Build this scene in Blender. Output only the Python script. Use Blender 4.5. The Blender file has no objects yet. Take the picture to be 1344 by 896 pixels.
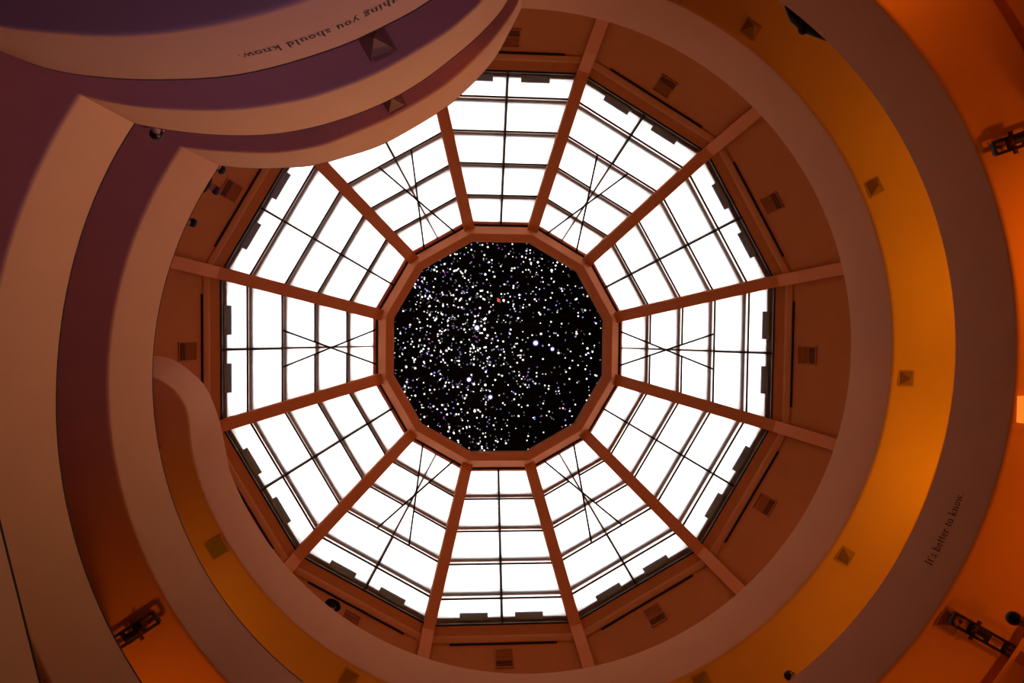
import bpy, bmesh, math, random
from math import sin, cos, pi, radians as R, degrees as D, hypot, atan2, tan
from mathutils import Vector, Matrix

SC = bpy.context.scene
COL = SC.collection
random.seed(7)

# ------------------------------------------------------------------ camera
F = 1025.0                       # focal length in photo pixels (1344 wide)
EYE = 1.6                        # eye height above the rotunda floor
AX, AY = 1.8735, 1.2940          # rotunda axis seen from the camera, metres
CAMP = Vector((-AX, -AY, EYE))   # the rotunda axis is the world origin
VX, VY = 586.655, 404.516        # where the zenith falls in the frame
_Z = Vector((VX - 672, -(VY - 448), -F)).normalized()
_X = Vector((1, 0, 0)); _X = (_X - _Z * _X.dot(_Z)).normalized()
_Y = _Z.cross(_X)
CM = Matrix((_X, _Y, _Z))        # camera axes -> world
cam_d = bpy.data.cameras.new('camera')
cam_d.sensor_width = 36.0
cam_d.lens = 36.0 * F / 1344.0
cam_d.clip_end = 200
cam = bpy.data.objects.new('camera', cam_d)
cam.matrix_world = Matrix.Translation(CAMP) @ CM.to_4x4()
COL.objects.link(cam)
SC.camera = cam

def at(px, py, zc):
    """world point on the ray of a photo pixel, zc metres above the eye"""
    d = CM @ Vector((px - 672, -(py - 448), -F))
    return CAMP + d * (zc / d.z)

# ------------------------------------------------------------------ daylight, exposure
SC.view_settings.view_transform = 'Standard'
SC.view_settings.look = 'None'
SC.view_settings.gamma = 1.0
SC.view_settings.exposure = 0.0
try: SC.view_settings.use_curve_mapping = False
except Exception: pass
SC.cycles.max_bounces = 8
SC.cycles.diffuse_bounces = 5
SC.cycles.use_denoising = True
wd = bpy.data.worlds.new('sky'); SC.world = wd; wd.use_nodes = True
bg = wd.node_tree.nodes['Background']
SKY = 4.45
bg.inputs[0].default_value = (1.0, 0.975, 0.95, 1); bg.inputs[1].default_value = SKY

# helix of the ramp: soffit height above the eye at turn t
ZA, ST, HP = 12.772, 3.8, 1.169
RT, RB = 7.652, 8.004
ROUT = 12.6
def zb_of(t): return ZA + ST * t
def floor_of(t): return zb_of(t) + 0.27

def pol(r, deg, z=0.0): return Vector((r * cos(R(deg)), r * sin(R(deg)), z))
def lamp_area(name, loc, target, size, power, color, spread=180):
    l = bpy.data.lights.new(name, 'AREA'); l.shape = 'DISK'; l.size = size
    l.energy = power; l.color = color; l.spread = R(spread)
    o = bpy.data.objects.new(name, l); COL.objects.link(o)
    o.location = loc
    o.rotation_euler = (Vector(target) - Vector(loc)).to_track_quat('-Z', 'Y').to_euler()
    return o
# unseen violet fill added near the floor to tint the bay soffits
lamp_area('violet_fill_light', (3.5, 3.0, 0.5), (-4.5, -4.5, 13), 1.2, 46, (0.34, 0.28, 1.0), 52)
# warm fills added behind the right-hand parapet to brighten bays and left walls
lamp_area('warm_fill_light', pol(8.25, 38, zb_of(1 + 38 / 360) + HP + 0.5 + EYE), (-4.6, -3.2, 14.2), 0.4, 115, (1.0, 0.68, 0.18), 70)
lamp_area('warm_fill_light', pol(8.25, 35, zb_of(35 / 360) + HP + 0.5 + EYE), (-4.8, -2.0, 9.2), 0.4, 48, (1.0, 0.68, 0.2), 60)
# amber gallery lamps standing on the ramp floor behind the parapet: (turn, power, colour)
AMB = (1.0, 0.46, 0.0); RED = (1.0, 0.255, 0.0)
for ph, n, pw, c, spr in [(-50, 0, 6, AMB, 170), (-30, 0, 20, AMB, 170), (-10, 0, 48, AMB, 170), (16, 0, 64, AMB, 170), (43, 0, 17, AMB, 170), (72, 0, 13, AMB, 170),
                     (112, 0, 17, AMB, 170), (143, 0, 24, AMB, 170),
                     (138, -1, 28, RED, 150), (110, -1, 20, RED, 170),
                     (297, -2, 80, RED, 100), (323, -2, 4, RED, 120), (-14, -1, 42, RED, 110), (3, -1, 32, RED, 170), (20, -1, 28, RED, 170), (50, -1, 30, RED, 150)]:
    z0 = floor_of(n + ph / 360) + EYE
    lamp_area('gallery_lamp', pol(10.0, ph, z0 + 0.5), pol(8.9, ph, z0 + 3.5), 0.6, pw, c, spr)
# amber lamps on the top ramp, washing the ceiling round the skylight
for ph, pw in [(-60, 5), (-10, 9), (30, 9), (80, 8)]:
    z0 = floor_of(1 + ph / 360) + EYE
    lamp_area('gallery_lamp', pol(11.8, ph, z0 + 0.5), pol(10.0, ph, z0 + 8.0), 0.6, pw, AMB, 170)

# ------------------------------------------------------------------ materials
def mat(name, col, rough=0.8, var=0.0, scale=3.0, bump=0.0, bscale=60.0, emit=None, es=1.0, metal=0.0):
    m = bpy.data.materials.new(name); m.use_nodes = True
    n = m.node_tree.nodes; l = m.node_tree.links
    b = n['Principled BSDF']
    b.inputs['Base Color'].default_value = (*col, 1); b.inputs['Roughness'].default_value = rough
    b.inputs['Metallic'].default_value = metal
    b.inputs['Specular IOR Level'].default_value = 0.2
    tc = n.new('ShaderNodeTexCoord')
    if var:
        nz = n.new('ShaderNodeTexNoise'); nz.inputs['Scale'].default_value = scale; nz.inputs['Detail'].default_value = 5
        l.new(tc.outputs['Object'], nz.inputs['Vector'])
        mx = n.new('ShaderNodeMix'); mx.data_type = 'RGBA'
        mx.inputs['A'].default_value = (*[c * (1 - var) for c in col], 1)
        mx.inputs['B'].default_value = (*[min(1, c * (1 + var)) for c in col], 1)
        l.new(nz.outputs['Fac'], mx.inputs['Factor']); l.new(mx.outputs['Result'], b.inputs['Base Color'])
    if bump:
        nb = n.new('ShaderNodeTexNoise'); nb.inputs['Scale'].default_value = bscale
        l.new(tc.outputs['Object'], nb.inputs['Vector'])
        bp = n.new('ShaderNodeBump'); bp.inputs['Strength'].default_value = bump; bp.inputs['Distance'].default_value = 0.01
        l.new(nb.outputs['Fac'], bp.inputs['Height']); l.new(bp.outputs['Normal'], b.inputs['Normal'])
    if emit:
        b.inputs['Emission Color'].default_value = (*emit, 1); b.inputs['Emission Strength'].default_value = es
    return m
PLASTER = (0.58, 0.262, 0.142)  # white paint; the tan cast of warm light is put into this colour
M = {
    'plaster': mat('warm_cast_plaster', PLASTER, 0.85, 0.06, 1.5, 0.15, 40),
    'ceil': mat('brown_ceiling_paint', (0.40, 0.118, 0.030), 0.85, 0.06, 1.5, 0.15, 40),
    'coping': mat('dark_coping', (0.018, 0.006, 0.004), 0.95),
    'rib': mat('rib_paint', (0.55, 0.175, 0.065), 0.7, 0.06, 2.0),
    'bar': mat('black_bar', (0.012, 0.010, 0.010), 0.5),
    'ventbox': mat('grey_vent_box', (0.20, 0.26, 0.32), 0.7),
    'mull': mat('grey_mullion', (0.16, 0.11, 0.10), 0.6),
    'vent': mat('vent_paint', (0.34, 0.098, 0.025), 0.6, 0.1, 8),
    'ventdark': mat('vent_recess', (0.13, 0.038, 0.012), 0.8),
    'lightface': mat('pyramid_diffuser', (0.30, 0.14, 0.07), 0.5, 0.05, 6),
    'lightframe': mat('light_frame', (0.40, 0.17, 0.08), 0.6),
    'plate': mat('grey_plate', (0.22, 0.13, 0.10), 0.6, 0.1, 12),
    'truss': mat('black_truss_metal', (0.018, 0.012, 0.012), 0.45),
    'trussred': mat('brown_truss_tube', (0.09, 0.028, 0.018), 0.5),
    'black': mat('black_panel', (0.001, 0.001, 0.0015), 1.0),
    'floor': mat('terrazzo_floor', (0.14, 0.09, 0.07), 0.6, 0.1, 20),
    'ink': mat('brown_lettering', (0.10, 0.022, 0.012), 0.8),
    'ink_black': mat('black_lettering', (0.035, 0.016, 0.012), 0.8),
    'lampglow': mat('amber_lamp_glow', (0.9, 0.5, 0.1), 0.5, emit=(1.0, 0.20, 0.008), es=0.85),
    'skin': mat('skin', (0.42, 0.20, 0.12), 0.6),
    'hair': mat('dark_hair', (0.012, 0.008, 0.008), 0.7),
    'hair_red': mat('dark_red_hair', (0.09, 0.02, 0.015), 0.7),
    'cloth_black': mat('black_cloth', (0.010, 0.009, 0.010), 0.9),
    'cloth_dark': mat('dark_cloth', (0.03, 0.02, 0.025), 0.9),
    'cloth_red': mat('rust_red_cloth', (0.35, 0.06, 0.02), 0.9),
    'star_w': mat('star_white', (0, 0, 0), 1, emit=(1, 0.97, 0.95), es=2.2),
    'star_b': mat('star_blue', (0, 0, 0), 1, emit=(0.33, 0.38, 1.0), es=0.9),
    'star_v': mat('star_violet', (0, 0, 0), 1, emit=(0.55, 0.14, 0.6), es=0.55),
    'star_d': mat('star_dim', (0, 0, 0), 1, emit=(0.35, 0.34, 0.42), es=0.6),
    'star_r': mat('star_red', (0, 0, 0), 1, emit=(1.0, 0.10, 0.04), es=0.9),
    'star_h': mat('star_halo', (0, 0, 0), 1, emit=(0.22, 0.16, 0.7), es=0.35),
}
def pane_mat():
    m = bpy.data.materials.new('frosted_pane'); m.use_nodes = True
    n = m.node_tree.nodes; l = m.node_tree.links
    n.remove(n['Principled BSDF'])
    t = n.new('ShaderNodeBsdfTranslucent')
    tc = n.new('ShaderNodeTexCoord'); nz = n.new('ShaderNodeTexNoise')
    nz.inputs['Scale'].default_value = 1.3; nz.inputs['Detail'].default_value = 4
    l.new(tc.outputs['Object'], nz.inputs['Vector'])
    cr = n.new('ShaderNodeValToRGB')
    cr.color_ramp.elements[0].position = 0.3; cr.color_ramp.elements[0].color = (0.78, 0.77, 0.77, 1)
    cr.color_ramp.elements[1].position = 0.55; cr.color_ramp.elements[1].color = (0.90, 0.90, 0.90, 1)
    l.new(nz.outputs['Fac'], cr.inputs[0]); l.new(cr.outputs[0], t.inputs['Color'])
    l.new(t.outputs[0], n['Material Output'].inputs['Surface'])
    return m
M['pane'] = pane_mat()

# ------------------------------------------------------------------ mesh helpers
class MB:
    def __init__(s): s.v = []; s.f = []
    def quad(s, *p):
        i = len(s.v); s.v += [tuple(q) for q in p]; s.f.append(tuple(range(i, i + len(p))))
    def strip(s, loops, closed_loop=False, closed_path=False):
        """loops: list of cross-sections with equal point counts"""
        n = len(loops[0]); i = len(s.v)
        for L in loops: s.v += [tuple(q) for q in L]
        m = len(loops)
        for a in range(m if closed_path else m - 1):
            b = (a + 1) % m
            for k in range(n if closed_loop else n - 1):
                k2 = (k + 1) % n
                s.f.append((i + a * n + k, i + a * n + k2, i + b * n + k2, i + b * n + k))
        if closed_loop and not closed_path:
            s.f.append(tuple(i + k for k in range(n))[::-1])
            s.f.append(tuple(i + (m - 1) * n + k for k in range(n)))
    def prism(s, poly, z0, z1, M4=None):
        lo = [Vector((p[0], p[1], z0)) for p in poly]; hi = [Vector((p[0], p[1], z1)) for p in poly]
        if M4: lo = [M4 @ p for p in lo]; hi = [M4 @ p for p in hi]
        s.strip([lo, hi], closed_loop=True)
    def bar(s, a, b, w, h, up=(0, 0, 1)):
        """box from a to b, w wide, h tall, centred on the line"""
        a = Vector(a); b = Vector(b); d = (b - a).normalized(); up = Vector(up)
        x = d.cross(up).normalized(); u = x.cross(d).normalized()
        L = lambda p: [p + x * (i * w / 2) + u * (j * h / 2) for i, j in ((-1, -1), (1, -1), (1, 1), (-1, 1))]
        s.strip([L(a), L(b)], closed_loop=True)
    def box(s, c, sx, sy, sz, M4=None):
        c = Vector(c); P = [(c.x - sx/2, c.y - sy/2), (c.x + sx/2, c.y - sy/2), (c.x + sx/2, c.y + sy/2), (c.x - sx/2, c.y + sy/2)]
        s.prism(P, c.z - sz/2, c.z + sz/2, M4)
    def tube(s, a, b, r, n=10, r2=None):
        a = Vector(a); b = Vector(b); d = (b - a).normalized()
        x = d.orthogonal().normalized(); y = d.cross(x); r2 = r if r2 is None else r2
        L = lambda p, q: [p + (x * cos(2*pi*k/n) + y * sin(2*pi*k/n)) * q for k in range(n)]
        s.strip([L(a, r), L(b, r2)], closed_loop=True)
    def build(s, name, m, parent=None, smooth=None, loc=None):
        me = bpy.data.meshes.new(name)
        o = Vector(loc) if loc is not None else Vector((0, 0, 0))
        me.from_pydata([tuple(Vector(q) - o) for q in s.v], [], s.f)
        bm = bmesh.new(); bm.from_mesh(me)
        bmesh.ops.remove_doubles(bm, verts=bm.verts, dist=1e-5)
        bmesh.ops.recalc_face_normals(bm, faces=bm.faces)
        bm.to_mesh(me); bm.free()
        if smooth:
            me.polygons.foreach_set('use_smooth', [True] * len(me.polygons))
            me.set_sharp_from_angle(angle=R(smooth))
        me.materials.append(m); me.update()
        return link(name, me, parent, o)
def link(name, data, parent=None, loc=(0, 0, 0)):
    o = bpy.data.objects.new(name, data); COL.objects.link(o)
    if parent is not None:
        o.parent = parent
        o.location = Vector(loc) - world_loc(parent) if not parent.get('rot') else Vector(loc)
    else: o.location = loc
    return o
def world_loc(o):
    v = Vector(o.location)
    while o.parent: o = o.parent; v += Vector(o.location)
    return v
def thing(name, loc, label=None, cat=None, group=None, kind=None):
    o = link(name, None, None, loc); return tag(o, label, cat, group, kind)
def tag(o, label=None, cat=None, group=None, kind=None):
    if label: o['label'] = label
    if cat: o['category'] = cat
    if group: o['group'] = group
    if kind: o['kind'] = kind
    return o
E3 = Vector((0, 0, EYE))

# ------------------------------------------------------------------ the ramp
def cr_spline(P, n):
    """resample a polyline of 2-D points to n points along a Catmull-Rom curve"""
    P = [Vector((*p, 0)) for p in P]
    Q = [P[0] * 2 - P[1]] + P + [P[-1] * 2 - P[-2]]
    dense = []
    for i in range(1, len(Q) - 2):
        for k in range(12):
            u = k / 12
            dense.append(0.5 * ((2*Q[i]) + (Q[i+1]-Q[i-1])*u + (2*Q[i-1]-5*Q[i]+4*Q[i+1]-Q[i+2])*u*u + (3*Q[i]-Q[i-1]-3*Q[i+1]+Q[i+2])*u**3))
    dense.append(P[-1])
    # light smoothing, ends kept
    for _ in range(10):
        dense = [dense[0]] + [(dense[i-1] + dense[i]*2 + dense[i+1]) / 4 for i in range(1, len(dense)-1)] + [dense[-1]]
    acc = [0]
    for a, b in zip(dense, dense[1:]): acc.append(acc[-1] + (b - a).length)
    out = []; j = 0
    for k in range(n):
        s = acc[-1] * k / (n - 1)
        while j < len(acc) - 2 and acc[j+1] < s: j += 1
        q = (s - acc[j]) / max(1e-9, acc[j+1] - acc[j])
        out.append(dense[j].lerp(dense[j+1], min(1, q)))
    return out
# plan of the bulging bays, metres from the rotunda axis (bottom edge, top edge)
BAY = {
 -2: ([(-6.86,-4.18),(-6.45,-3.95),(-5.83,-3.80),(-5.41,-3.77),(-4.98,-3.76),(-4.54,-3.80),(-4.10,-3.89),(-3.65,-4.02),(-3.19,-4.20),(-2.7,-4.46),(-2.1,-4.9),(-1.6,-5.4),(-1.1,-6.1),(-0.75,-6.75),(-0.44,-7.35),(-0.28,-8.0)],
      [(-6.55,-3.98),(-6.08,-3.80),(-5.71,-3.73),(-5.21,-3.70),(-4.70,-3.72),(-4.18,-3.78),(-3.66,-3.92),(-3.02,-4.17),(-2.61,-4.39),(-2.05,-4.74),(-1.5,-5.3),(-1.05,-5.95),(-0.7,-6.6),(-0.45,-7.15),(-0.28,-7.647)]),
 -1: ([(-6.84,-4.20),(-6.55,-4.12),(-6.06,-4.05),(-5.56,-4.03),(-4.88,-4.05),(-4.37,-4.13),(-3.85,-4.25),(-3.36,-4.43),(-2.81,-4.69),(-2.26,-5.04),(-1.80,-5.36),(-1.52,-5.62),(-1.33,-5.82),(-0.95,-6.4),(-0.55,-7.2),(-0.28,-8.0)],
      [(-6.58,-4.09),(-6.31,-4.04),(-5.75,-3.97),(-5.19,-3.95),(-4.62,-3.98),(-4.05,-4.09),(-3.52,-4.26),(-2.90,-4.53),(-2.31,-4.89),(-1.79,-5.31),(-1.38,-5.68),(-1.06,-6.03),(-0.87,-6.31),(-0.55,-6.95),(-0.28,-7.647)]),
  0: ([(-6.75,-4.27),(-6.36,-4.22),(-5.91,-4.20),(-5.22,-4.19),(-4.76,-4.24),(-4.20,-4.37),(-3.86,-4.51),(-3.15,-4.84),(-2.80,-5.02),(-2.15,-5.43),(-1.65,-5.82),(-1.15,-6.32),(-0.77,-6.79),(-0.44,-7.31),(-0.28,-8.0)],
      [(-6.40,-4.15),(-5.97,-4.11),(-5.48,-4.11),(-4.98,-4.15),(-4.57,-4.20),(-4.01,-4.37),(-3.25,-4.64),(-2.47,-5.10),(-1.85,-5.52),(-1.50,-5.84),(-1.15,-6.20),(-0.83,-6.60),(-0.56,-7.09),(-0.39,-7.42),(-0.28,-7.647)]),
}
PH0, PH1 = 212.0, 267.9
def tz(p, n):
    ph = D(atan2(p.y, p.x)) % 360
    return n + ph / 360
runs = []                        # (kind, stations) with station = (bottom, top)
def circ(t, rb=RB, rt=RT):
    ph = (t % 1) * 360
    z = zb_of(t) + EYE
    return (pol(rb, ph, z), pol(rt, ph, z + HP))
def circ_run(t0, t1, step=2.0):
    n = max(2, int(round((t1 - t0) * 360 / step)))
    return [circ(t0 + (t1 - t0) * k / n) for k in range(n + 1)]
def bay_run(n, N=44):
    b = cr_spline(BAY[n][0], N); t = cr_spline(BAY[n][1], N)
    out = []
    for pb, pt in zip(b, t):
        pb = pb.copy(); pt = pt.copy()
        pb.z = zb_of(tz(pb, n)) + EYE; pt.z = zb_of(tz(pt, n)) + HP + EYE
        out.append((pb, pt))
    return out
def snap(run_a, run_b):
    run_b[0] = run_a[-1]
def low_run():
    """the lowest visible wall, which swells inwards on the left"""
    out = []
    n = 70
    for k in range(n + 1):
        t = -1.95 + (PH0 / 360 - 2 + 1.95) * k / n
        ph = (t % 1) * 360
        q = max(0.0, 1 - abs(ph - 165) / 60) if ph < 300 else 0
        q = q * q * (3 - 2 * q)
        z = zb_of(t) + EYE + 0.9 * q * 0
        out.append((pol(RB - 1.45 * q, ph, z), pol(RT - 1.28 * q, ph, z + HP)))
    return out
T_A0, T_A1 = PH1 / 360, PH0 / 360
runs.append(('wall', low_run()))
runs.append(('bay', bay_run(-2)))
runs.append(('wall', circ_run(T_A0 - 2, T_A1 - 1)))
runs.append(('bay', bay_run(-1)))
runs.append(('wall', circ_run(T_A0 - 1, T_A1)))
runs.append(('bay', bay_run(0)))
top = circ_run(T_A0, 1 + 160 / 360)
Sb = cr_spline([(pol(RB, 160)[:2]), (-7.72, 1.94), (-7.80, 1.14), (-8.02, 0.69), (-8.31, 0.42), (-8.62, 0.27), (-9.4, 0.12), (-10.6, 0.05), (-12.6, 0.0)], 40)
Stp = cr_spline([(pol(RT, 160)[:2]), (-7.37, 1.67), (-7.56, 1.06), (-7.80, 0.56), (-8.16, 0.22), (-8.52, -0.04), (-9.01, -0.15), (-10.5, -0.24), (-12.6, -0.26)], 40)
send = []
for pb, pt in zip(Sb, Stp):
    pb = pb.copy(); pt = pt.copy()
    pb.z = zb_of(1 + min(182, D(atan2(pb.y, pb.x)) % 360) / 360) + EYE
    pt.z = zb_of(1 + min(182, D(atan2(pt.y, pt.x)) % 360) / 360) + HP + EYE
    send.append((pb, pt))
runs.append(('send', top + send[1:]))
for a, b in zip(runs, runs[1:]):
    b[1][0] = a[1][-1] if a[0] == 'bay' else b[1][0]
    if b[0] == 'bay': a[1][-1] = b[1][0]

for a, b in zip(runs, runs[1:]):
    if a[0] == 'wall' and b[0] == 'bay':
        st = a[1]; n = len(st)
        e = [Vector(b[1][0][q]) for q in (0, 1)]
        for q, base in ((0, RB), (1, RT)):
            dr = hypot(e[q].x, e[q].y) - base
            for i in range(max(0, n - 16), n - 1):
                w = (i - (n - 17)) / 16; w = w * w * (3 - 2 * w)
                p = st[i][q]; r = hypot(p.x, p.y); f = 1 + dr * w / r
                pn = Vector((p.x * f, p.y * f, p.z)); st[i] = (pn, st[i][1]) if q == 0 else (st[i][0], pn)
ramp = thing('spiral_ramp', (0, 0, 0), kind='structure')
ROUND = 0.06
PARAPETS = []
def build_run(kind, stn):
    par = MB(); cop = MB(); slab = MB()
    pl = []; cl = []; sl = []
    for b, t in stn:
        u = Vector((b.x, b.y, 0)).normalized(); ut = Vector((t.x, t.y, 0)).normalized()
        f = (t - b)
        loop = [t, b + f * (ROUND / f.length)]
        c1 = b + f * (ROUND / f.length) + u * ROUND
        for k in range(1, 6):
            a = pi / 2 * k / 5
            loop.append(b + f.normalized() * (ROUND * (1 - sin(a))) + u * (ROUND * (1 - cos(a))))
        loop.append(b + u * 0.13)
        loop.append(b + u * 0.13 + Vector((0, 0, 0.27)))
        loop.append(t + ut * 0.13)
        pl.append(loop)
        cl.append([t - ut * 0.003 + Vector((0, 0, .001)), t - ut * 0.003 + Vector((0, 0, .035)), t + ut * 0.13 + Vector((0, 0, .035)), t + ut * 0.13 + Vector((0, 0, .001))])
        o = Vector((u.x * ROUT, u.y * ROUT, 0))
        bi = b + u * 0.13
        if hypot(bi.x, bi.y) > ROUT - 0.05: continue
        sl.append([bi, b + u * max(0, 9.5 - hypot(b.x, b.y)), b + u * max(.01, 9.5 - hypot(b.x, b.y)) - Vector((0, 0, .2)), Vector((o.x, o.y, b.z - .2)), Vector((o.x, o.y, b.z + 0.27)), bi + Vector((0, 0, 0.27))])
    par.strip(pl, closed_loop=True)
    slab.strip(sl, closed_loop=True)
    p = par.build('parapet', M['plaster'], ramp, smooth=35)
    PARAPETS.append(p)
    if COPING[len(PARAPETS) - 1]:
        a, b = COPING[len(PARAPETS) - 1]
        n = len(cl); cop.strip(cl[int(a * n):max(int(b * n), 2)], closed_loop=True)
        cop.build('coping', M['coping'], p)
    slab.build('slab', M['plaster'], ramp, smooth=35)
COPING = [(0.6, 1), (0, 1), (0.72, 1), (0, 1), (0.72, 1), (0, 1), None]
for k, s in runs: build_run(k, s)

# radial web walls dividing the gallery behind the parapet
def web_wall(t, r0=8.6):
    ph = (t % 1) * 360
    z0 = floor_of(t) + EYE; z1 = zb_of(t + 1) + EYE
    m = MB(); d = pol(1, ph); s = Vector((-d.y, d.x, 0)) * 0.11
    P = [d * r0 - s, d * (ROUT - .02) - s, d * (ROUT - .02) + s, d * r0 + s]
    m.prism([(p.x, p.y) for p in P], z0, z1)
    o = m.build('wall_radial', M['plaster']); tag(o, kind='structure'); return o
for ph, n, r0 in [(166.5, 0, 8.6), (193, -1, 9.25), (167, -1, 9.25), (149, -1, 9.2), (331.5, -2, 9.2), (30.7, -1, 9.6)]:
    web_wall(n + ph / 360, r0)
# ------------------------------------------------------------------ shell
m = MB(); N = 96
m.strip([[pol(ROUT, 360*k/N, 0), pol(ROUT, 360*k/N, 30.5), pol(ROUT + .3, 360*k/N, 30.5), pol(ROUT + .3, 360*k/N, 0)] for k in range(N)], closed_loop=True, closed_path=True)
tag(m.build('wall_outer', M['plaster'], smooth=40), kind='structure')
m = MB(); m.prism([pol(ROUT + .3, 360*k/N)[:2] for k in range(N)], -0.2, 0.0)
tag(m.build('floor', M['floor']), kind='structure')

# ------------------------------------------------------------------ skylight: a shallow twelve-sided glass cone
SKX, SKY_, YAW = -0.052, 0.068, D(0.011)
T15 = tan(R(15)); C15 = cos(R(15))
PROF = [(3.0, 27.717), (4.19, 27.036), (8.708, 24.461), (9.089, 23.945), (12.6, 19.191)]
def zprof(r):
    for (a, za), (b, zb) in zip(PROF, PROF[1:]):
        if r <= b: return za + (zb - za) * (r - a) / (b - a)
    return PROF[-1][1]
def zcone(r): return 27.036 - 0.56995 * (r - 4.19)
def skz(r, y, ang, z):
    a = R(ang + YAW)
    return Vector((SKX + r * cos(a) - y * sin(a), SKY_ + r * sin(a) + y * cos(a), z + EYE))
def sk(r, y, ang, dz=0.0):
    """bay coordinates (r outwards, y sideways, metres) on the cone, dz above it"""
    return skz(r, y, ang, zprof(r) + dz)
KS = 27.2 / F                     # metres per photo pixel at the oculus
ROWS = [4.21, 5.165, 6.125, 7.06, 8.01, 8.70]
RIBW = 0.185
def half(r): return r * T15 - RIBW / C15 + 0.03
UP = 0.41                         # glazing above the thin bars
def plate(m, pts, ang, d0, d1):
    m.strip([[sk(r, y, ang, d0) for r, y in pts], [sk(r, y, ang, d1) for r, y in pts]], closed_loop=True)
for k in range(12):
    ang = 30 * k
    xbay = (k % 2 == 0)
    win = thing('window_%d' % (k + 1), sk(6.5, 0, ang), kind='structure')
    for i in range(5):
        x0, x1 = ROWS[i], ROWS[i + 1]
        if i == 4: x1 += .12
        if i == 0: x0 -= .06
        for sgn in (-1, 1):
            m = MB(); h0, h1 = x0 * T15 + .05, x1 * T15 + .05
            P = [sk(x0, 0.004 * sgn, ang, UP), skz(x1, 0.004 * sgn, ang, zcone(x1) + UP), skz(x1, sgn * h1, ang, zcone(x1) + UP), sk(x0, sgn * h0, ang, UP)]
            m.quad(*P); m.build('pane', M['pane'], win)
    for x in ROWS[1:5]:
        m = MB(); w = 0.067
        plate(m, [(x - w, -(x - w) * T15), (x + w, -(x + w) * T15), (x + w, (x + w) * T15), (x - w, (x - w) * T15)], ang, UP + .027, UP + .2)
        m.build('mullion', M['mull'], win)
    m = MB(); m.bar(sk(ROWS[0], 0, ang, UP + .090), sk(ROWS[5] + .1, 0, ang, UP + .090), 0.062, 0.12); m.build('mullion', M['mull'], win)
    m = MB(); a, b = 8.635, 8.98
    m.strip([[skz(a, -a * T15, ang, zcone(a) + UP + d), skz(b, -b * T15, ang, zcone(b) + UP + d), skz(b, b * T15, ang, zcone(b) + UP + d), skz(a, a * T15, ang, zcone(a) + UP + d)] for d in (.015, .3)], closed_loop=True)
    m.build('sill', M['mull'], win)
    for y in (-0.90, 0.90):
        m = MB(); plate(m, [(8.515, y - .455), (8.70, y - .455), (8.70, y + .455), (8.515, y + .455)], ang, UP - .07, UP - .006)
        m.build('vent_box', M['ventbox'], win)
    def tbar(a, b, w=0.055, dz=0.0):
        m = MB(); m.bar(sk(*a, ang, dz), sk(*b, ang, dz), w, 0.05); return m.build('glazing_bar', M['bar'], win)
    for i, x in enumerate(ROWS):
        h = half(x)
        if xbay and i in (1, 2):
            u = (x - ROWS[0]) / (ROWS[3] - ROWS[0])
            g = max(.03, abs(.606 - 1.20 * u))
            tbar((x, -h), (x, -g)); tbar((x, g), (x, h))
        else:
            tbar((x, -h), (x, h), 0.075 if i in (0, 5) else 0.055)
    for sgn in (-1, 1):
        tbar((ROWS[0], sgn * half(ROWS[0])), (ROWS[5], sgn * half(ROWS[5])), 0.08)
    if xbay:
        tbar((ROWS[3], 0), (ROWS[5], 0))
        for sgn in (-1, 1):
            m = MB(); m.bar(sk(ROWS[0], .606 * sgn, ang, -.03), sk(ROWS[3], -.595 * sgn, ang, -.03), 0.06, 0.04); m.build('brace', M['bar'], win)
    else:
        tbar((ROWS[0], 0), (ROWS[5], 0))
# ribs between the bays, running down the sloped ceiling to the wall
for k in range(12):
    ang = 15 + 30 * k
    m = MB(); L = []
    for r, d0 in ((4.0, -.20), (8.708, -.20), (9.089, -.30), (11.2, -.30)):
        q = r / C15; z = zprof(r)
        L.append([skz(q, -RIBW, ang, z + d0), skz(q, RIBW, ang, z + d0), skz(q, RIBW, ang, z + .75), skz(q, -RIBW, ang, z + .75)])
    m.strip(L, closed_loop=True)
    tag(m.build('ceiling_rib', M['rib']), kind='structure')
# oculus ring
ring = MB(); z0 = zprof(4.19)
prof = [(3.66, z0 - .26), (3.90, z0 - .26), (4.19, z0 - .02), (4.21, zcone(4.21) + UP + .025), (4.40, zcone(4.40) + UP + .025), (4.40, z0 + UP + .14), (4.21, z0 + UP + .14), (4.21, z0 + .98), (3.66, z0 + .98)]  # flange above the panes added to shade their inner edge
ring.strip([[skz(r / C15, 0, 15 + 30 * k, z) for r, z in prof] for k in range(12)], closed_loop=True, closed_path=True)
tag(ring.build('trim_1', M['rib']), kind='structure')
def dod(r): return [skz(r / C15, 0, 15 + 30 * k, 0)[:2] for k in range(12)]
ZO = z0 + EYE
m = MB(); m.prism(dod(4.20), ZO + .98, ZO + 1.13); tag(m.build('roof', M['plaster']), kind='structure')
# sloped ceiling round the skylight with its edge trim and slots
ceil = thing('ceiling', skz(0, 0, 0, 24.4), kind='structure')
for k in range(12):
    ang = 30 * k
    m = MB(); pr = [(8.71, 24.50), (8.71, 24.45), (8.945, 24.22), (8.955, 24.07), (9.055, 23.935), (9.065, 23.975), (11.4, 20.815), (11.4, 21.3), (8.90, 24.75)]
    m.strip([[skz(r, sgn * r * T15, ang, z) for r, z in pr] for sgn in (-1, 1)], closed_loop=True)
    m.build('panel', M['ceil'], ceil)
    m = MB(); m.bar(sk(9.095, -1.68, ang, -.02), sk(9.095, 1.68, ang, -.02), 0.05, 0.05); m.build('slot', M['coping'], ceil)
m = MB(); N = 96
m.strip([[pol(10.9, 360*k/N, 21.0 + EYE), pol(ROUT + .05, 360*k/N, 21.0 + EYE), pol(ROUT + .05, 360*k/N, 21.2 + EYE), pol(11.0, 360*k/N, 21.2 + EYE)] for k in range(N)], closed_loop=True, closed_path=True)
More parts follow.
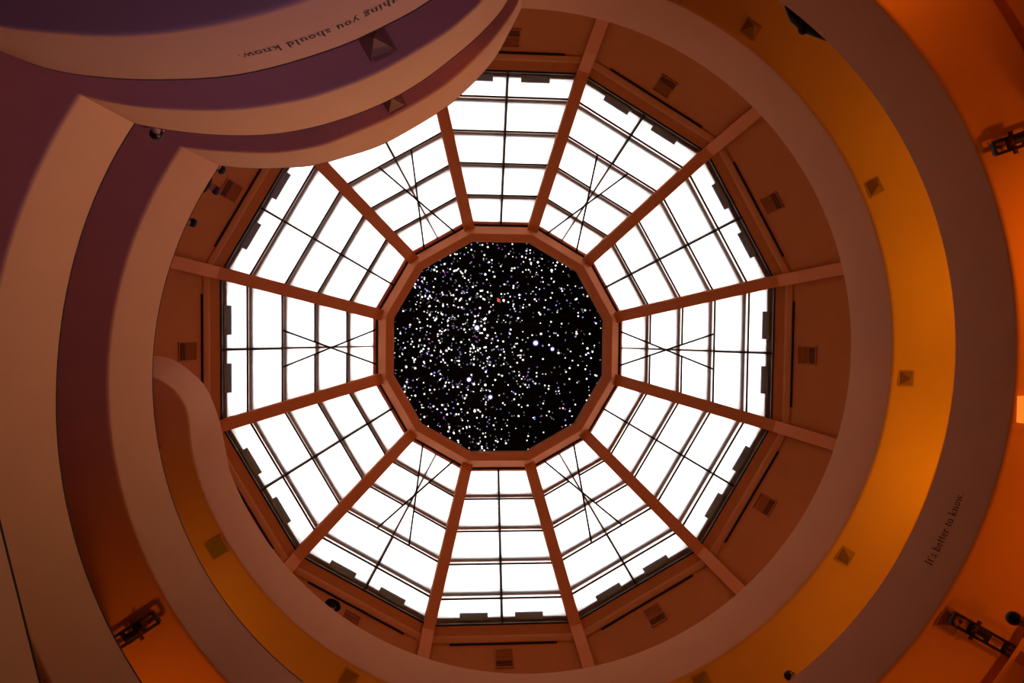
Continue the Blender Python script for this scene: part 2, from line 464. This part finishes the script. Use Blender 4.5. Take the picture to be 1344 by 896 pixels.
m.build('outer_panel', M['ceil'], ceil)

# ------------------------------------------------------------------ air vents in the sloped ceiling
HOURS = ['three', 'four', 'five', 'six', 'seven', 'eight', 'nine', 'ten', 'eleven', 'twelve', 'one', 'two']
for k in range(12):
    ang = 30 * k
    o = thing('air_vent', sk(9.39, 0, ang), 'square louvred air vent in the ceiling outside the skylight at %s o\'clock' % HOURS[k], 'vent', 'vents round the skylight')
    def P(x, y, off): return sk(9.39 + x * .0134, y * .0231, ang, -off * 1.68)
    m = MB()
    for a, b in (((-13, -12), (13, -12)), ((-13, 12), (13, 12)), ((-13, -12), (-13, 12)), ((13, -12), (13, 12)), ((2.5, -12), (2.5, 12))):
        m.bar(P(*a, .01), P(*b, .01), 0.045, 0.03)
    m.build('frame', M['vent'], o)
    m = MB(); q = ((3, -11), (12, -11), (12, 11), (3, 11))
    m.strip([[P(x, y, .006) for x, y in q], [P(x, y, .012) for x, y in q]], closed_loop=True); m.build('recess', M['ventdark'], o)
    for x in (-11, -8.2, -5.4, -2.6, 0.2):
        m = MB(); m.bar(P(x, -11, .008), P(x, 11, .008), 0.05, 0.018); m.build('louvre', M['vent'], o)
    for x in (5.5, 9):
        m = MB(); m.bar(P(x, -11, .014), P(x, 11, .014), 0.03, 0.02); m.build('louvre', M['ventdark'], o)

# ------------------------------------------------------------------ star screen in the oculus
ss = thing('star_screen', Vector((SKX, SKY_, ZO + .3)), 'black twelve-sided star-field screen in the centre of the skylight', 'screen')
m = MB(); m.prism(dod(3.75), ZO + .30, ZO + .36); m.build('backing_panel', M['black'], ss)
def star_xy(px, py):                 # photo pixel -> point on the screen
    return at(px, py, ZO - EYE + .285)
def disc(mb, p, r, n=6, a0=0.0):
    mb.quad(*[(p.x + r * cos(a0 + 2*pi*k/n), p.y + r * sin(a0 + 2*pi*k/n), p.z) for k in range(n)])
BRIGHT = [(626,430,4.2),(636,432,2.6),(703,450,4.4),(725,458,3.2),(710,438,2.2),(615.5,498,3.8),(643.5,521,3.6),(622,504,2.3),(637,505,2.4),
          (637,418,2.4),(640,440,2.2),(623,539.5,2.4),(706,344,2.2),(724,354.5,2.4),(661,394,2.4),(649,363,2.0),(637,360,2.2),(631,389,2.0),(636,393,1.8),
          (630,404,2.0),(645,388,2.0),(571,420,2.0),(545,483,2.2),(557,547,2.0),(545,519,2.0),(570,354,2.1),(597,355,1.9),(603,375,1.8),(586,460,2.2),
          (622,471,1.9),(640,470,1.8),(659,493,1.8),(648,480,1.8),(569,533,1.9),(601,530,1.8),(637,573,1.8),(628,582,1.8),(771,457,2.2),(757,392,1.8),
          (774,438,1.6),(743,488,1.6),(770,497,1.8),(783,493,1.6),(684,460,2.0),(733,463,2.2),(672,352,1.6),(691,329,1.7),(674,375,1.8),(690,338,1.6)]
for px, py, r in BRIGHT:
    p = star_xy(px, py); p.z -= .004
    b = MB(); disc(b, p, r * KS * 0.62, 12); 
    st = b.build('bright_star', M['star_w'], ss, loc=p)
    if r > 3:
        h = MB(); q = p.copy(); q.z += .003; disc(h, q, r * KS * 1.0, 14); h.build('halo', M['star_h'], st, loc=q)
p = star_xy(654.5, 394); p.z -= .004; b = MB(); disc(b, p, 2.2 * KS, 12); b.build('red_star', M['star_r'], ss, loc=p)
kinds = {'star_w': MB(), 'star_b': MB(), 'star_v': MB(), 'star_d': MB()}
ap = 137.0
def inside(x, y):
    return all(x * cos(R(30 * k)) + y * sin(R(30 * k)) < ap for k in range(12))
cnt = 0
while cnt < 1300:
    x = random.uniform(-139, 139); y = random.uniform(-139, 139)
    if not inside(x, y): continue
    dens = 0.42 + 0.58 * math.exp(-((x + 85) ** 2 + (y + 45) ** 2) / 70 ** 2) + 0.15 * (x < -10) - 0.12 * (x > 60) * (y > 0)
    dens *= 0.55 + 0.9 * (0.5 + 0.5 * sin(x * 0.07 + 2 * sin(y * 0.05)) * sin(y * 0.083 + 1.3 * sin(x * 0.04)))
    if random.random() > dens: continue
    cnt += 1
    p = star_xy(654.4 + x, 454.5 + y)
    u = random.random()
    kd = 'star_w' if u < 0.42 else 'star_b' if u < 0.56 else 'star_v' if u < 0.64 else 'star_d'
    r = (random.uniform(0.5, 1.3) if kd == 'star_w' else random.uniform(0.5, 1.2)) * KS
    disc(kinds[kd], p, r, 6, random.random())
for kd, nm in (('star_w', 'white_stars'), ('star_b', 'blue_stars'), ('star_v', 'violet_stars'), ('star_d', 'dim_stars')):
    tag(kinds[kd].build(nm, M[kd], ss), kind='stuff')

# ------------------------------------------------------------------ square pyramid ceiling lights
def t_at(px, py, n):
    """turn and world point of the soffit that a photo pixel shows"""
    t = n
    for _ in range(12):
        p = at(px, py, zb_of(t)); t = n + (D(atan2(p.y, p.x)) % 360) / 360
    return t, p
LIGHTS = [
 (985, 38, 0, .34, 'dim pyramid ceiling light near the top of the right-hand soffit, beside the person in black'),
 (1147, 245, 0, .34, 'pyramid ceiling light on the amber soffit, upper right of the skylight'),
 (1189, 496, 1, .34, 'pyramid ceiling light on the brightest amber soffit, straight right of the skylight'),
 (1109, 729, 1, .34, 'pyramid ceiling light on the amber soffit, lower right of the skylight'),
 (921, 893, 1, .36, 'dark pyramid ceiling light at the bottom edge of the photo, right of centre'),
 (458, 890, 1, .36, 'pyramid ceiling light at the bottom edge of the photo, left of centre'),
 (493, 57, -1, .44, 'large shaded pyramid ceiling light on the violet soffit below the lettering'),
 (515, 133, 0, .40, 'small shaded pyramid ceiling light on the soffit of the uppermost bulging bay'),
 (1246, 814, 0, .40, 'dark pyramid ceiling light beside the lower right lighting truss'),
]
for px, py, n, s, lab in LIGHTS:
    t, p = t_at(px, py, n)
    ph = D(atan2(p.y, p.x))
    o = thing('ceiling_light', p, lab, 'ceiling light', 'pyramid ceiling lights')
    Mx = Matrix.Translation(p) @ Matrix.Rotation(R(ph), 4, 'Z')
    h = s / 2; m = MB()
    for a, b in (((-h, -h), (h, -h)), ((h, -h), (h, h)), ((h, h), (-h, h)), ((-h, h), (-h, -h))):
        m.bar(Mx @ Vector((*a, -.008)), Mx @ Vector((*b, -.008)), 0.03, 0.016)
    m.build('frame', M['lightframe'], o)
    g = h - .012; C4 = [(-g, -g), (g, -g), (g, g), (-g, g)]
    for i in range(4):
        a, b = C4[i], C4[(i + 1) % 4]
        m = MB(); e = 0.985
        m.quad(Mx @ Vector((a[0], a[1], -.006)), Mx @ Vector((b[0], b[1], -.006)), Mx @ Vector((0, 0, -.55 * s)))
        m.build('facet', M['lightface'], o)
t, p = t_at(285, 718, 1)
o = thing('ceiling_grille', p, 'flat grey square grille on the orange soffit at lower left', 'grille')
Mx = Matrix.Translation(p) @ Matrix.Rotation(atan2(p.y, p.x), 4, 'Z')
m = MB(); m.box((0, 0, -.012), .40, .40, .024, Mx); m.build('plate', M['plate'], o)
m = MB()
for a, b in (((-.2, -.2), (.2, -.2)), ((.2, -.2), (.2, .2)), ((.2, .2), (-.2, .2)), ((-.2, .2), (-.2, -.2))):
    m.bar(Mx @ Vector((*a, -.02)), Mx @ Vector((*b, -.02)), .025, .03)
m.build('frame', M['lightframe'], o)

# ------------------------------------------------------------------ lighting trusses under the soffit
def truss(px0, px1, n, w, lab, rails=2, crosses=4, dz=-0.16, lampside=1):
    t, a = t_at(*px0, n); t2, b = t_at(*px1, n)
    a.z += dz; b.z = a.z
    o = thing('lighting_truss', a, lab, 'truss', 'lighting trusses')
    d = (b - a).normalized(); s = Vector((-d.y, d.x, 0)); L = (b - a).length
    for q in (-1, 1):
        m = MB(); m.bar(a + s * q * w / 2, b + s * q * w / 2, .05, .06); m.build('rail', M['truss'], o)
    for k in range(crosses + 1):
        c = a + d * (L * k / crosses)
        m = MB(); m.bar(c - s * w / 2, c + s * w / 2, .06, .06); m.build('crossbar', M['truss'], o)
    for k in (0.12, 0.85):
        c = a + d * L * k
        m = MB(); m.tube(c, c + Vector((0, 0, -dz)), .02); m.build('hanger', M['truss'], o)
    c = a + d * L * .32
    sp = MB(); sp.bar(c - s * (w * .95), c + s * (w * .95), .05, .05); sp.build('clamp_bar', M['trussred'], o)
    c2 = c - s * w * .2 + Vector((0, 0, -.13)) - d * .12
    sp = MB(); sp.tube(c2, c2 + d * .28 + Vector((0, 0, .03)), .075, 12, .095)
    h = sp.build('spotlight', M['truss'], o, smooth=40)
    m = MB(); m.tube(c2 - d * .05, c2, .05, 12, .07); m.build('lamp_cap', M['trussred'], h)
    return o
truss((1243, 806), (1333, 857), 0, .20, 'black ladder-shaped lighting truss under the soffit at the lower right corner')
truss((1296, 198), (1372, 172), -1, .20, 'dark lighting truss under the soffit at the upper right edge')
truss((209, 805), (128, 858), 0, .22, 'black lighting truss under the dark soffit at the lower left')

# lit amber lamp at the right edge
t, p = t_at(1337, 536, 0)
o = thing('wall_lamp', p, 'glowing amber lamp at the right edge of the photo under the soffit', 'lamp')
m = MB(); m.box(p + Vector((.20, 0, -.03)), .24, .40, .06); m.build('housing', M['trussred'], o)
m = MB(); m.box(p + Vector((.08, 0, -.12)), .32, .46, .12); m.build('diffuser', M['lampglow'], o)

# ------------------------------------------------------------------ lettering on the parapets
# strokes on a grid: x-height 0.46, ascender 0.72; thick stems, thin hairlines, slab serifs
TK, TH = 0.105, 0.05
def arc(cx, cy, rx, ry, a0, a1, n=9): return [(cx + rx * cos(R(a0 + (a1 - a0) * k / n)), cy + ry * sin(R(a0 + (a1 - a0) * k / n))) for k in range(n + 1)]
def stem(x, y0, y1, sb=True, st='l'):
    S = [([(x, y0), (x, y1)], TK)]
    if sb: S.append(([(x - .10, y0 + TH/2), (x + .10, y0 + TH/2)], TH))
    if st == 'l': S.append(([(x - .10, y1 - TH/2), (x, y1 - TH/2)], TH))
    if st == 'b': S.append(([(x - .10, y1 - TH/2), (x + .10, y1 - TH/2)], TH))
    return S
XH, AS, DS = 0.46, 0.72, -0.22
def hump(x0, x1): return [(arc((x0 + x1) / 2, XH - .16, (x1 - x0) / 2, .135, 180, 0), .06)]
GLY = {
 'I': (0.32, stem(.16, 0, AS, True, 'b')),
 't': (0.30, [([(.13, .62), (.13, .10)], TK), (arc(.21, .10, .08, .08, 180, 290), .06), ([(.02, XH - .02), (.27, XH - .02)], TH)]),
 "'": (0.18, [([(.09, AS), (.07, AS - .2)], .07)]),
 's': (0.36, [(arc(.18, XH - .115, .10, .09, 20, 250), .06), (arc(.18, .115, .11, .095, 90, -160), .07), ([(.29, .36), (.29, XH)], TH), ([(.06, .0), (.06, .12)], TH)]),
 'b': (0.50, [([(.12, 0), (.12, AS)], TK), ([(.02, AS - TH/2), (.12, AS - TH/2)], TH), (arc(.25, .23, .15, .205, 150, -150, 12), .08)]),
 'e': (0.42, [(arc(.21, .23, .155, .205, 5, 320, 14), .075), ([(.08, .25), (.36, .25)], TH)]),
 'r': (0.38, stem(.12, 0, XH) + [(arc(.24, XH - .14, .11, .11, 160, 50), .06), ([(.31, XH - .06), (.31, XH - .10)], .09)]),
 'o': (0.46, [(arc(.23, .23, .165, .205, 0, 360, 18), .08)]),
 'k': (0.50, stem(.12, 0, AS) + [([(.14, .2), (.38, XH - .02)], TH), ([(.22, .28), (.40, .02)], .085), ([(.30, XH - .02), (.46, XH - .02)], TH), ([(.32, .025), (.50, .025)], TH)]),
 'n': (0.52, stem(.12, 0, XH) + hump(.12, .40) + stem(.40, 0, XH - .15, True, '')),
 'w': (0.68, [([(.06, XH), (.20, 0)], .085), ([(.20, 0), (.33, XH - .05)], TH), ([(.32, XH), (.46, 0)], .085), ([(.46, 0), (.60, XH)], TH), ([(.0, XH - TH/2), (.14, XH - TH/2)], TH), ([(.53, XH - TH/2), (.67, XH - TH/2)], TH)]),
 '.': (0.20, [([(.06, .05), (.14, .05)], .09)]),
 'v': (0.46, [([(.06, XH), (.22, 0)], .085), ([(.22, 0), (.38, XH)], TH), ([(.0, XH - TH/2), (.14, XH - TH/2)], TH), ([(.30, XH - TH/2), (.45, XH - TH/2)], TH)]),
 'y': (0.46, [([(.06, XH), (.23, 0)], .085), ([(.38, XH), (.17, DS + .04)], TH), ([(.06, DS + .04), (.17, DS + .04)], .07), ([(.0, XH - TH/2), (.14, XH - TH/2)], TH), ([(.30, XH - TH/2), (.45, XH - TH/2)], TH)]),
 'h': (0.52, stem(.12, 0, AS) + hump(.12, .40) + stem(.40, 0, XH - .15, True, '')),
 'i': (0.26, stem(.13, 0, XH) + [([(.09, .62), (.17, .62)], .09)]),
 'g': (0.44, [(arc(.20, .31, .12, .13, 0, 360, 14), .07), (arc(.21, -.08, .16, .11, 0, 360, 14), .06), ([(.12, .19), (.12, .06), (.30, .03)], .05), ([(.30, .42), (.42, .44)], .05)]),
 'u': (0.52, [([(.12, XH), (.12, .14)], TK), (arc(.25, .16, .13, .13, 180, 360), .06), ([(.38, XH), (.38, 0)], TK), ([(.02, XH - TH/2), (.12, XH - TH/2)], TH), ([(.28, XH - TH/2), (.38, XH - TH/2)], TH), ([(.38, TH/2), (.48, TH/2)], TH)]),
 'l': (0.26, stem(.13, 0, AS)),
 'd': (0.50, [([(.36, 0), (.36, AS)], TK), ([(.26, AS - TH/2), (.36, AS - TH/2)], TH), (arc(.22, .23, .15, .205, 30, 330, 12), .08), ([(.36, TH/2), (.46, TH/2)], TH)]),
 ' ': (0.26, []),
}
def lettering(text, em, runi, place, vfrac, material, label, SQ=0.86):
    """text on the face of a parapet run: place(s) -> fractional station index, s metres along the text"""
    stn = runs[runi][1]
    mb = MB(); x = 0.0
    def pt(s, v):
        k = place(s); i = max(0, min(len(stn) - 2, int(k))); q = k - i
        b = stn[i][0].lerp(stn[i + 1][0], q); t = stn[i][1].lerp(stn[i + 1][1], q)
        f = t - b; p = b + f * vfrac + f.normalized() * v
        n = Vector((-p.x, -p.y, 0)).normalized()
        tang = (stn[i + 1][0] - stn[i][0]); nn = tang.cross(f).normalized()
        if nn.dot(n) < 0: nn = -nn
        return p + nn * 0.006
    for ch in text:
        w, strokes = GLY[ch]
        for pts, sw in strokes:
            for (ax, ay), (bx, by) in zip(pts, pts[1:]):
                dx, dy = bx - ax, by - ay; L = hypot(dx, dy) or 1e-6
                nx, ny = -dy / L * sw / 2, dx / L * sw / 2; ex, ey = dx / L * sw * .12, dy / L * sw * .12
                q = [(ax - ex + nx, ay - ey + ny), (bx + ex + nx, by + ey + ny), (bx + ex - nx, by + ey - ny), (ax - ex - nx, ay - ey - ny)]
                mb.quad(*[pt((x + u) * em * SQ, v * em) for u, v in q])
        x += w + 0.03
    o = mb.build('inscription', material, PARAPETS[runi]); tag(o, label)
    return x * em * SQ
# "It's better to know." on the right-hand wall, read upwards (towards smaller angle)
stnA = runs[4][1]
def ang_of(px, py, zc):
    p = at(px, py, zc); return D(atan2(p.y, p.x))
A0 = ang_of(1219, 741, ZA + 0.25 + .6); A1 = ang_of(1262, 641, ZA + .6)
def placeA(s):
    ang = A0 - D(s / 7.85); t = ang / 360
    t0, t1 = T_A0 - 1, T_A1
    return (t - t0) / (t1 - t0) * (len(stnA) - 1)
wA = lettering("It's better to know.", 0.215, 4, placeA, 0.44, M['ink'], 'brown serif lettering It\'s better to know.')
# "everything you should know." on the lowest bulging bay, ends at the left
stnB = runs[1][1]
cum = [0]
for a, b in zip(stnB, stnB[1:]): cum.append(cum[-1] + (b[0].lerp(b[1], .5) - a[0].lerp(a[1], .5)).length)
endp = at(304, 70, 8.0)
endp = at(297, 70, 8.3)
kend = min(range(len(stnB)), key=lambda i: (Vector(stnB[i][0].lerp(stnB[i][1], .5)[:2]) - Vector(endp[:2])).length)
TXT = "everything you should know."
WB = sum(GLY[c][0] + .03 for c in TXT) * 0.178
def placeB(s):
    d = cum[kend] + (WB - s)
    for i in range(len(cum) - 1):
        if cum[i + 1] >= d: return i + (d - cum[i]) / (cum[i + 1] - cum[i])
    return len(cum) - 1.001
lettering(TXT, 0.17, 1, placeB, 0.60, M['ink_black'], 'black serif lettering everything you should know.', 0.178 / 0.17)
print('TEXT', wA, 'angles', A0, A1, 'want', R(A0 - A1) * 7.85, 'WB', WB)

# ------------------------------------------------------------------ people leaning on the parapets
def skin_mesh(name, verts, edges, radii, m, parent, root=0, sub=1):
    me = bpy.data.meshes.new(name); me.from_pydata([tuple(v) for v in verts], edges, [])
    o = bpy.data.objects.new(name, me); COL.objects.link(o)
    md = o.modifiers.new('skin', 'SKIN'); md.use_smooth_shade = True
    for i, sv in enumerate(me.skin_vertices[0].data):
        r = radii[i]; sv.radius = (r, r) if not isinstance(r, tuple) else r; sv.use_root = (i == root)
    if sub:
        sd = o.modifiers.new('sub', 'SUBSURF'); sd.levels = sub; sd.render_levels = sub
    dg = bpy.context.evaluated_depsgraph_get()
    ev = o.evaluated_get(dg)
    nm = bpy.data.meshes.new_from_object(ev); nm.name = name
    o.modifiers.clear(); o.data = nm; bpy.data.meshes.remove(me)
    nm.polygons.foreach_set('use_smooth', [True] * len(nm.polygons))
    nm.materials.clear(); nm.materials.append(m)
    o.parent = parent
    return o
def person(px, py, n, label, hair='hair', top='cloth_black', lean=30.0, headz=1.62, elbows=0.0, scale=1.0, face=0.0, look=None, hat=False, legback=0.0, cape=False):
    # where the head is seen: solve for the point on the ray at head height above the ramp floor
    t = n + .5
    def bend(p):                      # lean the upper body forward (+y) about the hips
        p = Vector(p)
        if p.z > 0.95:
            a = R(-lean) * min(1, (p.z - .95) / .25); d = p - Vector((0, 0, .95))
            p = Vector((0, 0, .95)) + Matrix.Rotation(a, 3, 'X') @ d
        return p
    hc = bend((0, .02, headz)) * scale
    for _ in range(15):
        H = at(px, py, floor_of(t) + hc.z); t = n + (D(atan2(H.y, H.x)) % 360) / 360
    ph = D(atan2(H.y, H.x))
    inw = Vector((-H.x, -H.y, 0)).normalized() if look is None else Vector((*look, 0)).normalized()
    lb = lambda z: -legback * max(0, .95 - z) / .95
    foot = Vector((H.x, H.y, 0)) - inw * hc.y; foot.z = floor_of(t) + EYE
    o = thing('person', foot, label, 'person')
    o.rotation_euler = (0, 0, atan2(inw.y, inw.x) - pi / 2 + R(face) * 0)
    o.scale = (scale,) * 3
    V = []; Ed = []; Ra = []
    def v(p, r, par=None, b=True):
        V.append(bend(p) if b else Vector(p)); Ra.append(r); i = len(V) - 1
        if par is not None: Ed.append((par, i))
        return i
    pel = v((0, 0, .95), (.15, .11)); ab = v((0, 0, 1.12), (.135, .10), pel); ch = v((0, .0, 1.32), (.16, .11), ab)
    nk = v((0, 0, 1.47), .055, ch); hb = v((0, .015, 1.55), .072, nk); hm = v((0, .025, 1.62), (.082, .098), hb); ht = v((0, .015, 1.69), (.060, .07), hm)
    hands = []
    for sx in (-1, 1):
        sh = v((sx * .17, 0, 1.40), .06, ch)
        el = v((sx * (.25 + elbows), .17 + elbows * .8, 1.14 - elbows * .2), .042, sh, False)
        wr = v((sx * (.16 + elbows * .5), .25, .97), .028, el, False)
        pa = v((sx * (.15 + elbows * .5), .30, .94), (.036, .016), wr, False)
        for j, fx in enumerate((-.03, -.01, .01, .03)):
            k1 = v((sx * (.15 + elbows * .5) + fx, .335 + (.012 if j in (1, 2) else 0), .93), .009, pa, False)
            v((sx * (.15 + elbows * .5) + fx * 1.1, .365 + (.015 if j in (1, 2) else 0), .915), .008, k1, False)
        k1 = v((sx * (.15 + elbows * .5) - sx * .045, .30, .935), .010, pa, False); v((sx * (.15 + elbows * .5) - sx * .055, .33, .925), .009, k1, False)
    for sx in (-1, 1):
        hp = v((sx * .09, lb(.88), .88), .095, pel); kn = v((sx * .10, .02 + lb(.5), .50), .062, hp); an = v((sx * .10, -.01 + lb(.09), .09), .042, kn); v((sx * .11, .13 + lb(.04), .04), .04, an)
    body = skin_mesh('body', V, Ed, Ra, M['skin'], o)
    # jacket and trousers follow the body
    JV = []; JE = []; JR = []
    def jv(p, r, par=None, bb=True):
        JV.append(bend(p) if bb else Vector(p)); JR.append(r); i = len(JV) - 1
        if par is not None: JE.append((par, i))
        return i
    a = jv((0, 0, .90), (.175, .135)); b = jv((0, 0, 1.12), (.16, .125), a); c = jv((0, 0, 1.32), (.185, .135), b); jv((0, 0, 1.46), .075, c)
    for sx in (-1, 1):
        s1 = jv((sx * .17, 0, 1.40), .08, c); e1 = jv((sx * (.25 + elbows), .17 + elbows * .8, 1.14 - elbows * .2), .06, s1, False); jv((sx * (.165 + elbows * .5), .24, .985), .042, e1, False)
    skin_mesh('jacket', JV, JE, JR, M[top], o)
    TV = [Vector((0, 0, .97))]; TE = []; TR = [(.165, .125)]
    for sx in (-1, 1):
        for q, (p, r) in enumerate((((sx * .09, lb(.87), .87), .11), ((sx * .10, .02 + lb(.5), .50), .08), ((sx * .10, -.01 + lb(.12), .12), .065))):
            TV.append(Vector(p)); TR.append(r); TE.append((0 if q == 0 else len(TV) - 2, len(TV) - 1))
    skin_mesh('trousers', TV, TE, TR, M['cloth_dark'], o)
    # hair cap, nose, eyes
    hd = bend((0, .025, 1.62)); tilt = Matrix.Rotation(R(-lean), 3, 'X') @ Matrix.Rotation(R(face), 3, 'Z')
    def ball(c, rx, ry, rz, cut=None, nu=14, nv=9):
        m = MB(); L = []
        for i in range(nv + 1):
            th = pi * i / nv
            L.append([hd + tilt @ (Vector(c) + Vector((rx * sin(th) * cos(2*pi*j/nu), ry * sin(th) * sin(2*pi*j/nu), rz * cos(th)))) for j in range(nu)])
        m.strip([r + [r[0]] for r in L]); return m
    def put(m, nm, mt, par=o):
        q = m.build(nm, mt, None, smooth=60); q.parent = par; return q
    put(ball((0, -.022, .03), .094, .105, .098), 'hair', M[hair])
    put(ball((0, .098, -.005), .012, .018, .022, nu=8, nv=6), 'nose', M['skin'])
    for sx in (-1, 1):
        put(ball((sx * .032, .088, .012), .011, .010, .008, nu=8, nv=6), 'eye', M['hair'])
        put(ball((sx * .086, .01, 0), .010, .020, .03, nu=8, nv=6), 'ear', M['skin'])
    put(ball((0, .09, -.045), .024, .010, .008, nu=8, nv=6), 'mouth', M['cloth_red'])
    if cape:
        CV = [(-.50, .02), (-.40, .075), (-.27, .135), (-.10, .155), (.08, .14), (.25, .09), (.40, .05), (.52, .015)]
        c0 = bend((0, .02, 1.60))
        skin_mesh('hooded_cape', [c0 + Vector((x, -.03 - .05 * abs(x), -.02)) for x, _ in CV], [(i, i + 1) for i in range(len(CV) - 1)], [r for _, r in CV], M['cloth_black'], o, root=3)
    if hat:
        m = MB(); c = hd + tilt @ Vector((0, -.02, .05)); up = tilt @ Vector((0, 0, 1))
        m.tube(c, c + up * .02, .21, 20); m.tube(c + up * .02, c + up * .11, .115, 16, .10)
        put(m, 'hat', M['cloth_black'])
    print('PERSON', label[:40], 'foot r %.2f head r %.2f' % (hypot(foot.x, foot.y), hypot(H.x, H.y)), 't %.3f' % t)
    return o
person(288, 221, 0, 'dark-haired person at the corner where the upper left wall meets the bay', face=110, look=(.2, 1), legback=.1)
person(282, 248, 0, 'person in black with dark red lit hair, second of three along the upper left wall', hair='hair_red', elbows=.06, lean=42, face=-150, legback=.15)
person(250, 292, 0, 'dark-haired person lowest of the three along the upper left wall', face=150)
person(206, 173, -1, 'black-haired person with an orange lit face peeking over the middle bay', face=-100, look=(.1, 1), legback=.1)
person(1056, 36, -1, 'person in a black hooded cape bending over the right-hand wall near the top', lean=60, elbows=.20, hair='cloth_black', face=180, scale=1.05, legback=.3, cape=True)
person(436, 797, 1, 'person in a black brimmed hat peeking over the topmost wall at lower left', face=130, hat=True)
person(1038, 887, 0, 'dark-haired person peeking over the right-hand wall at the bottom edge', face=110)
person(1334, 812, -1, 'dark silhouetted person at the right edge beside the lower right truss', lean=40, face=150, scale=1.1)
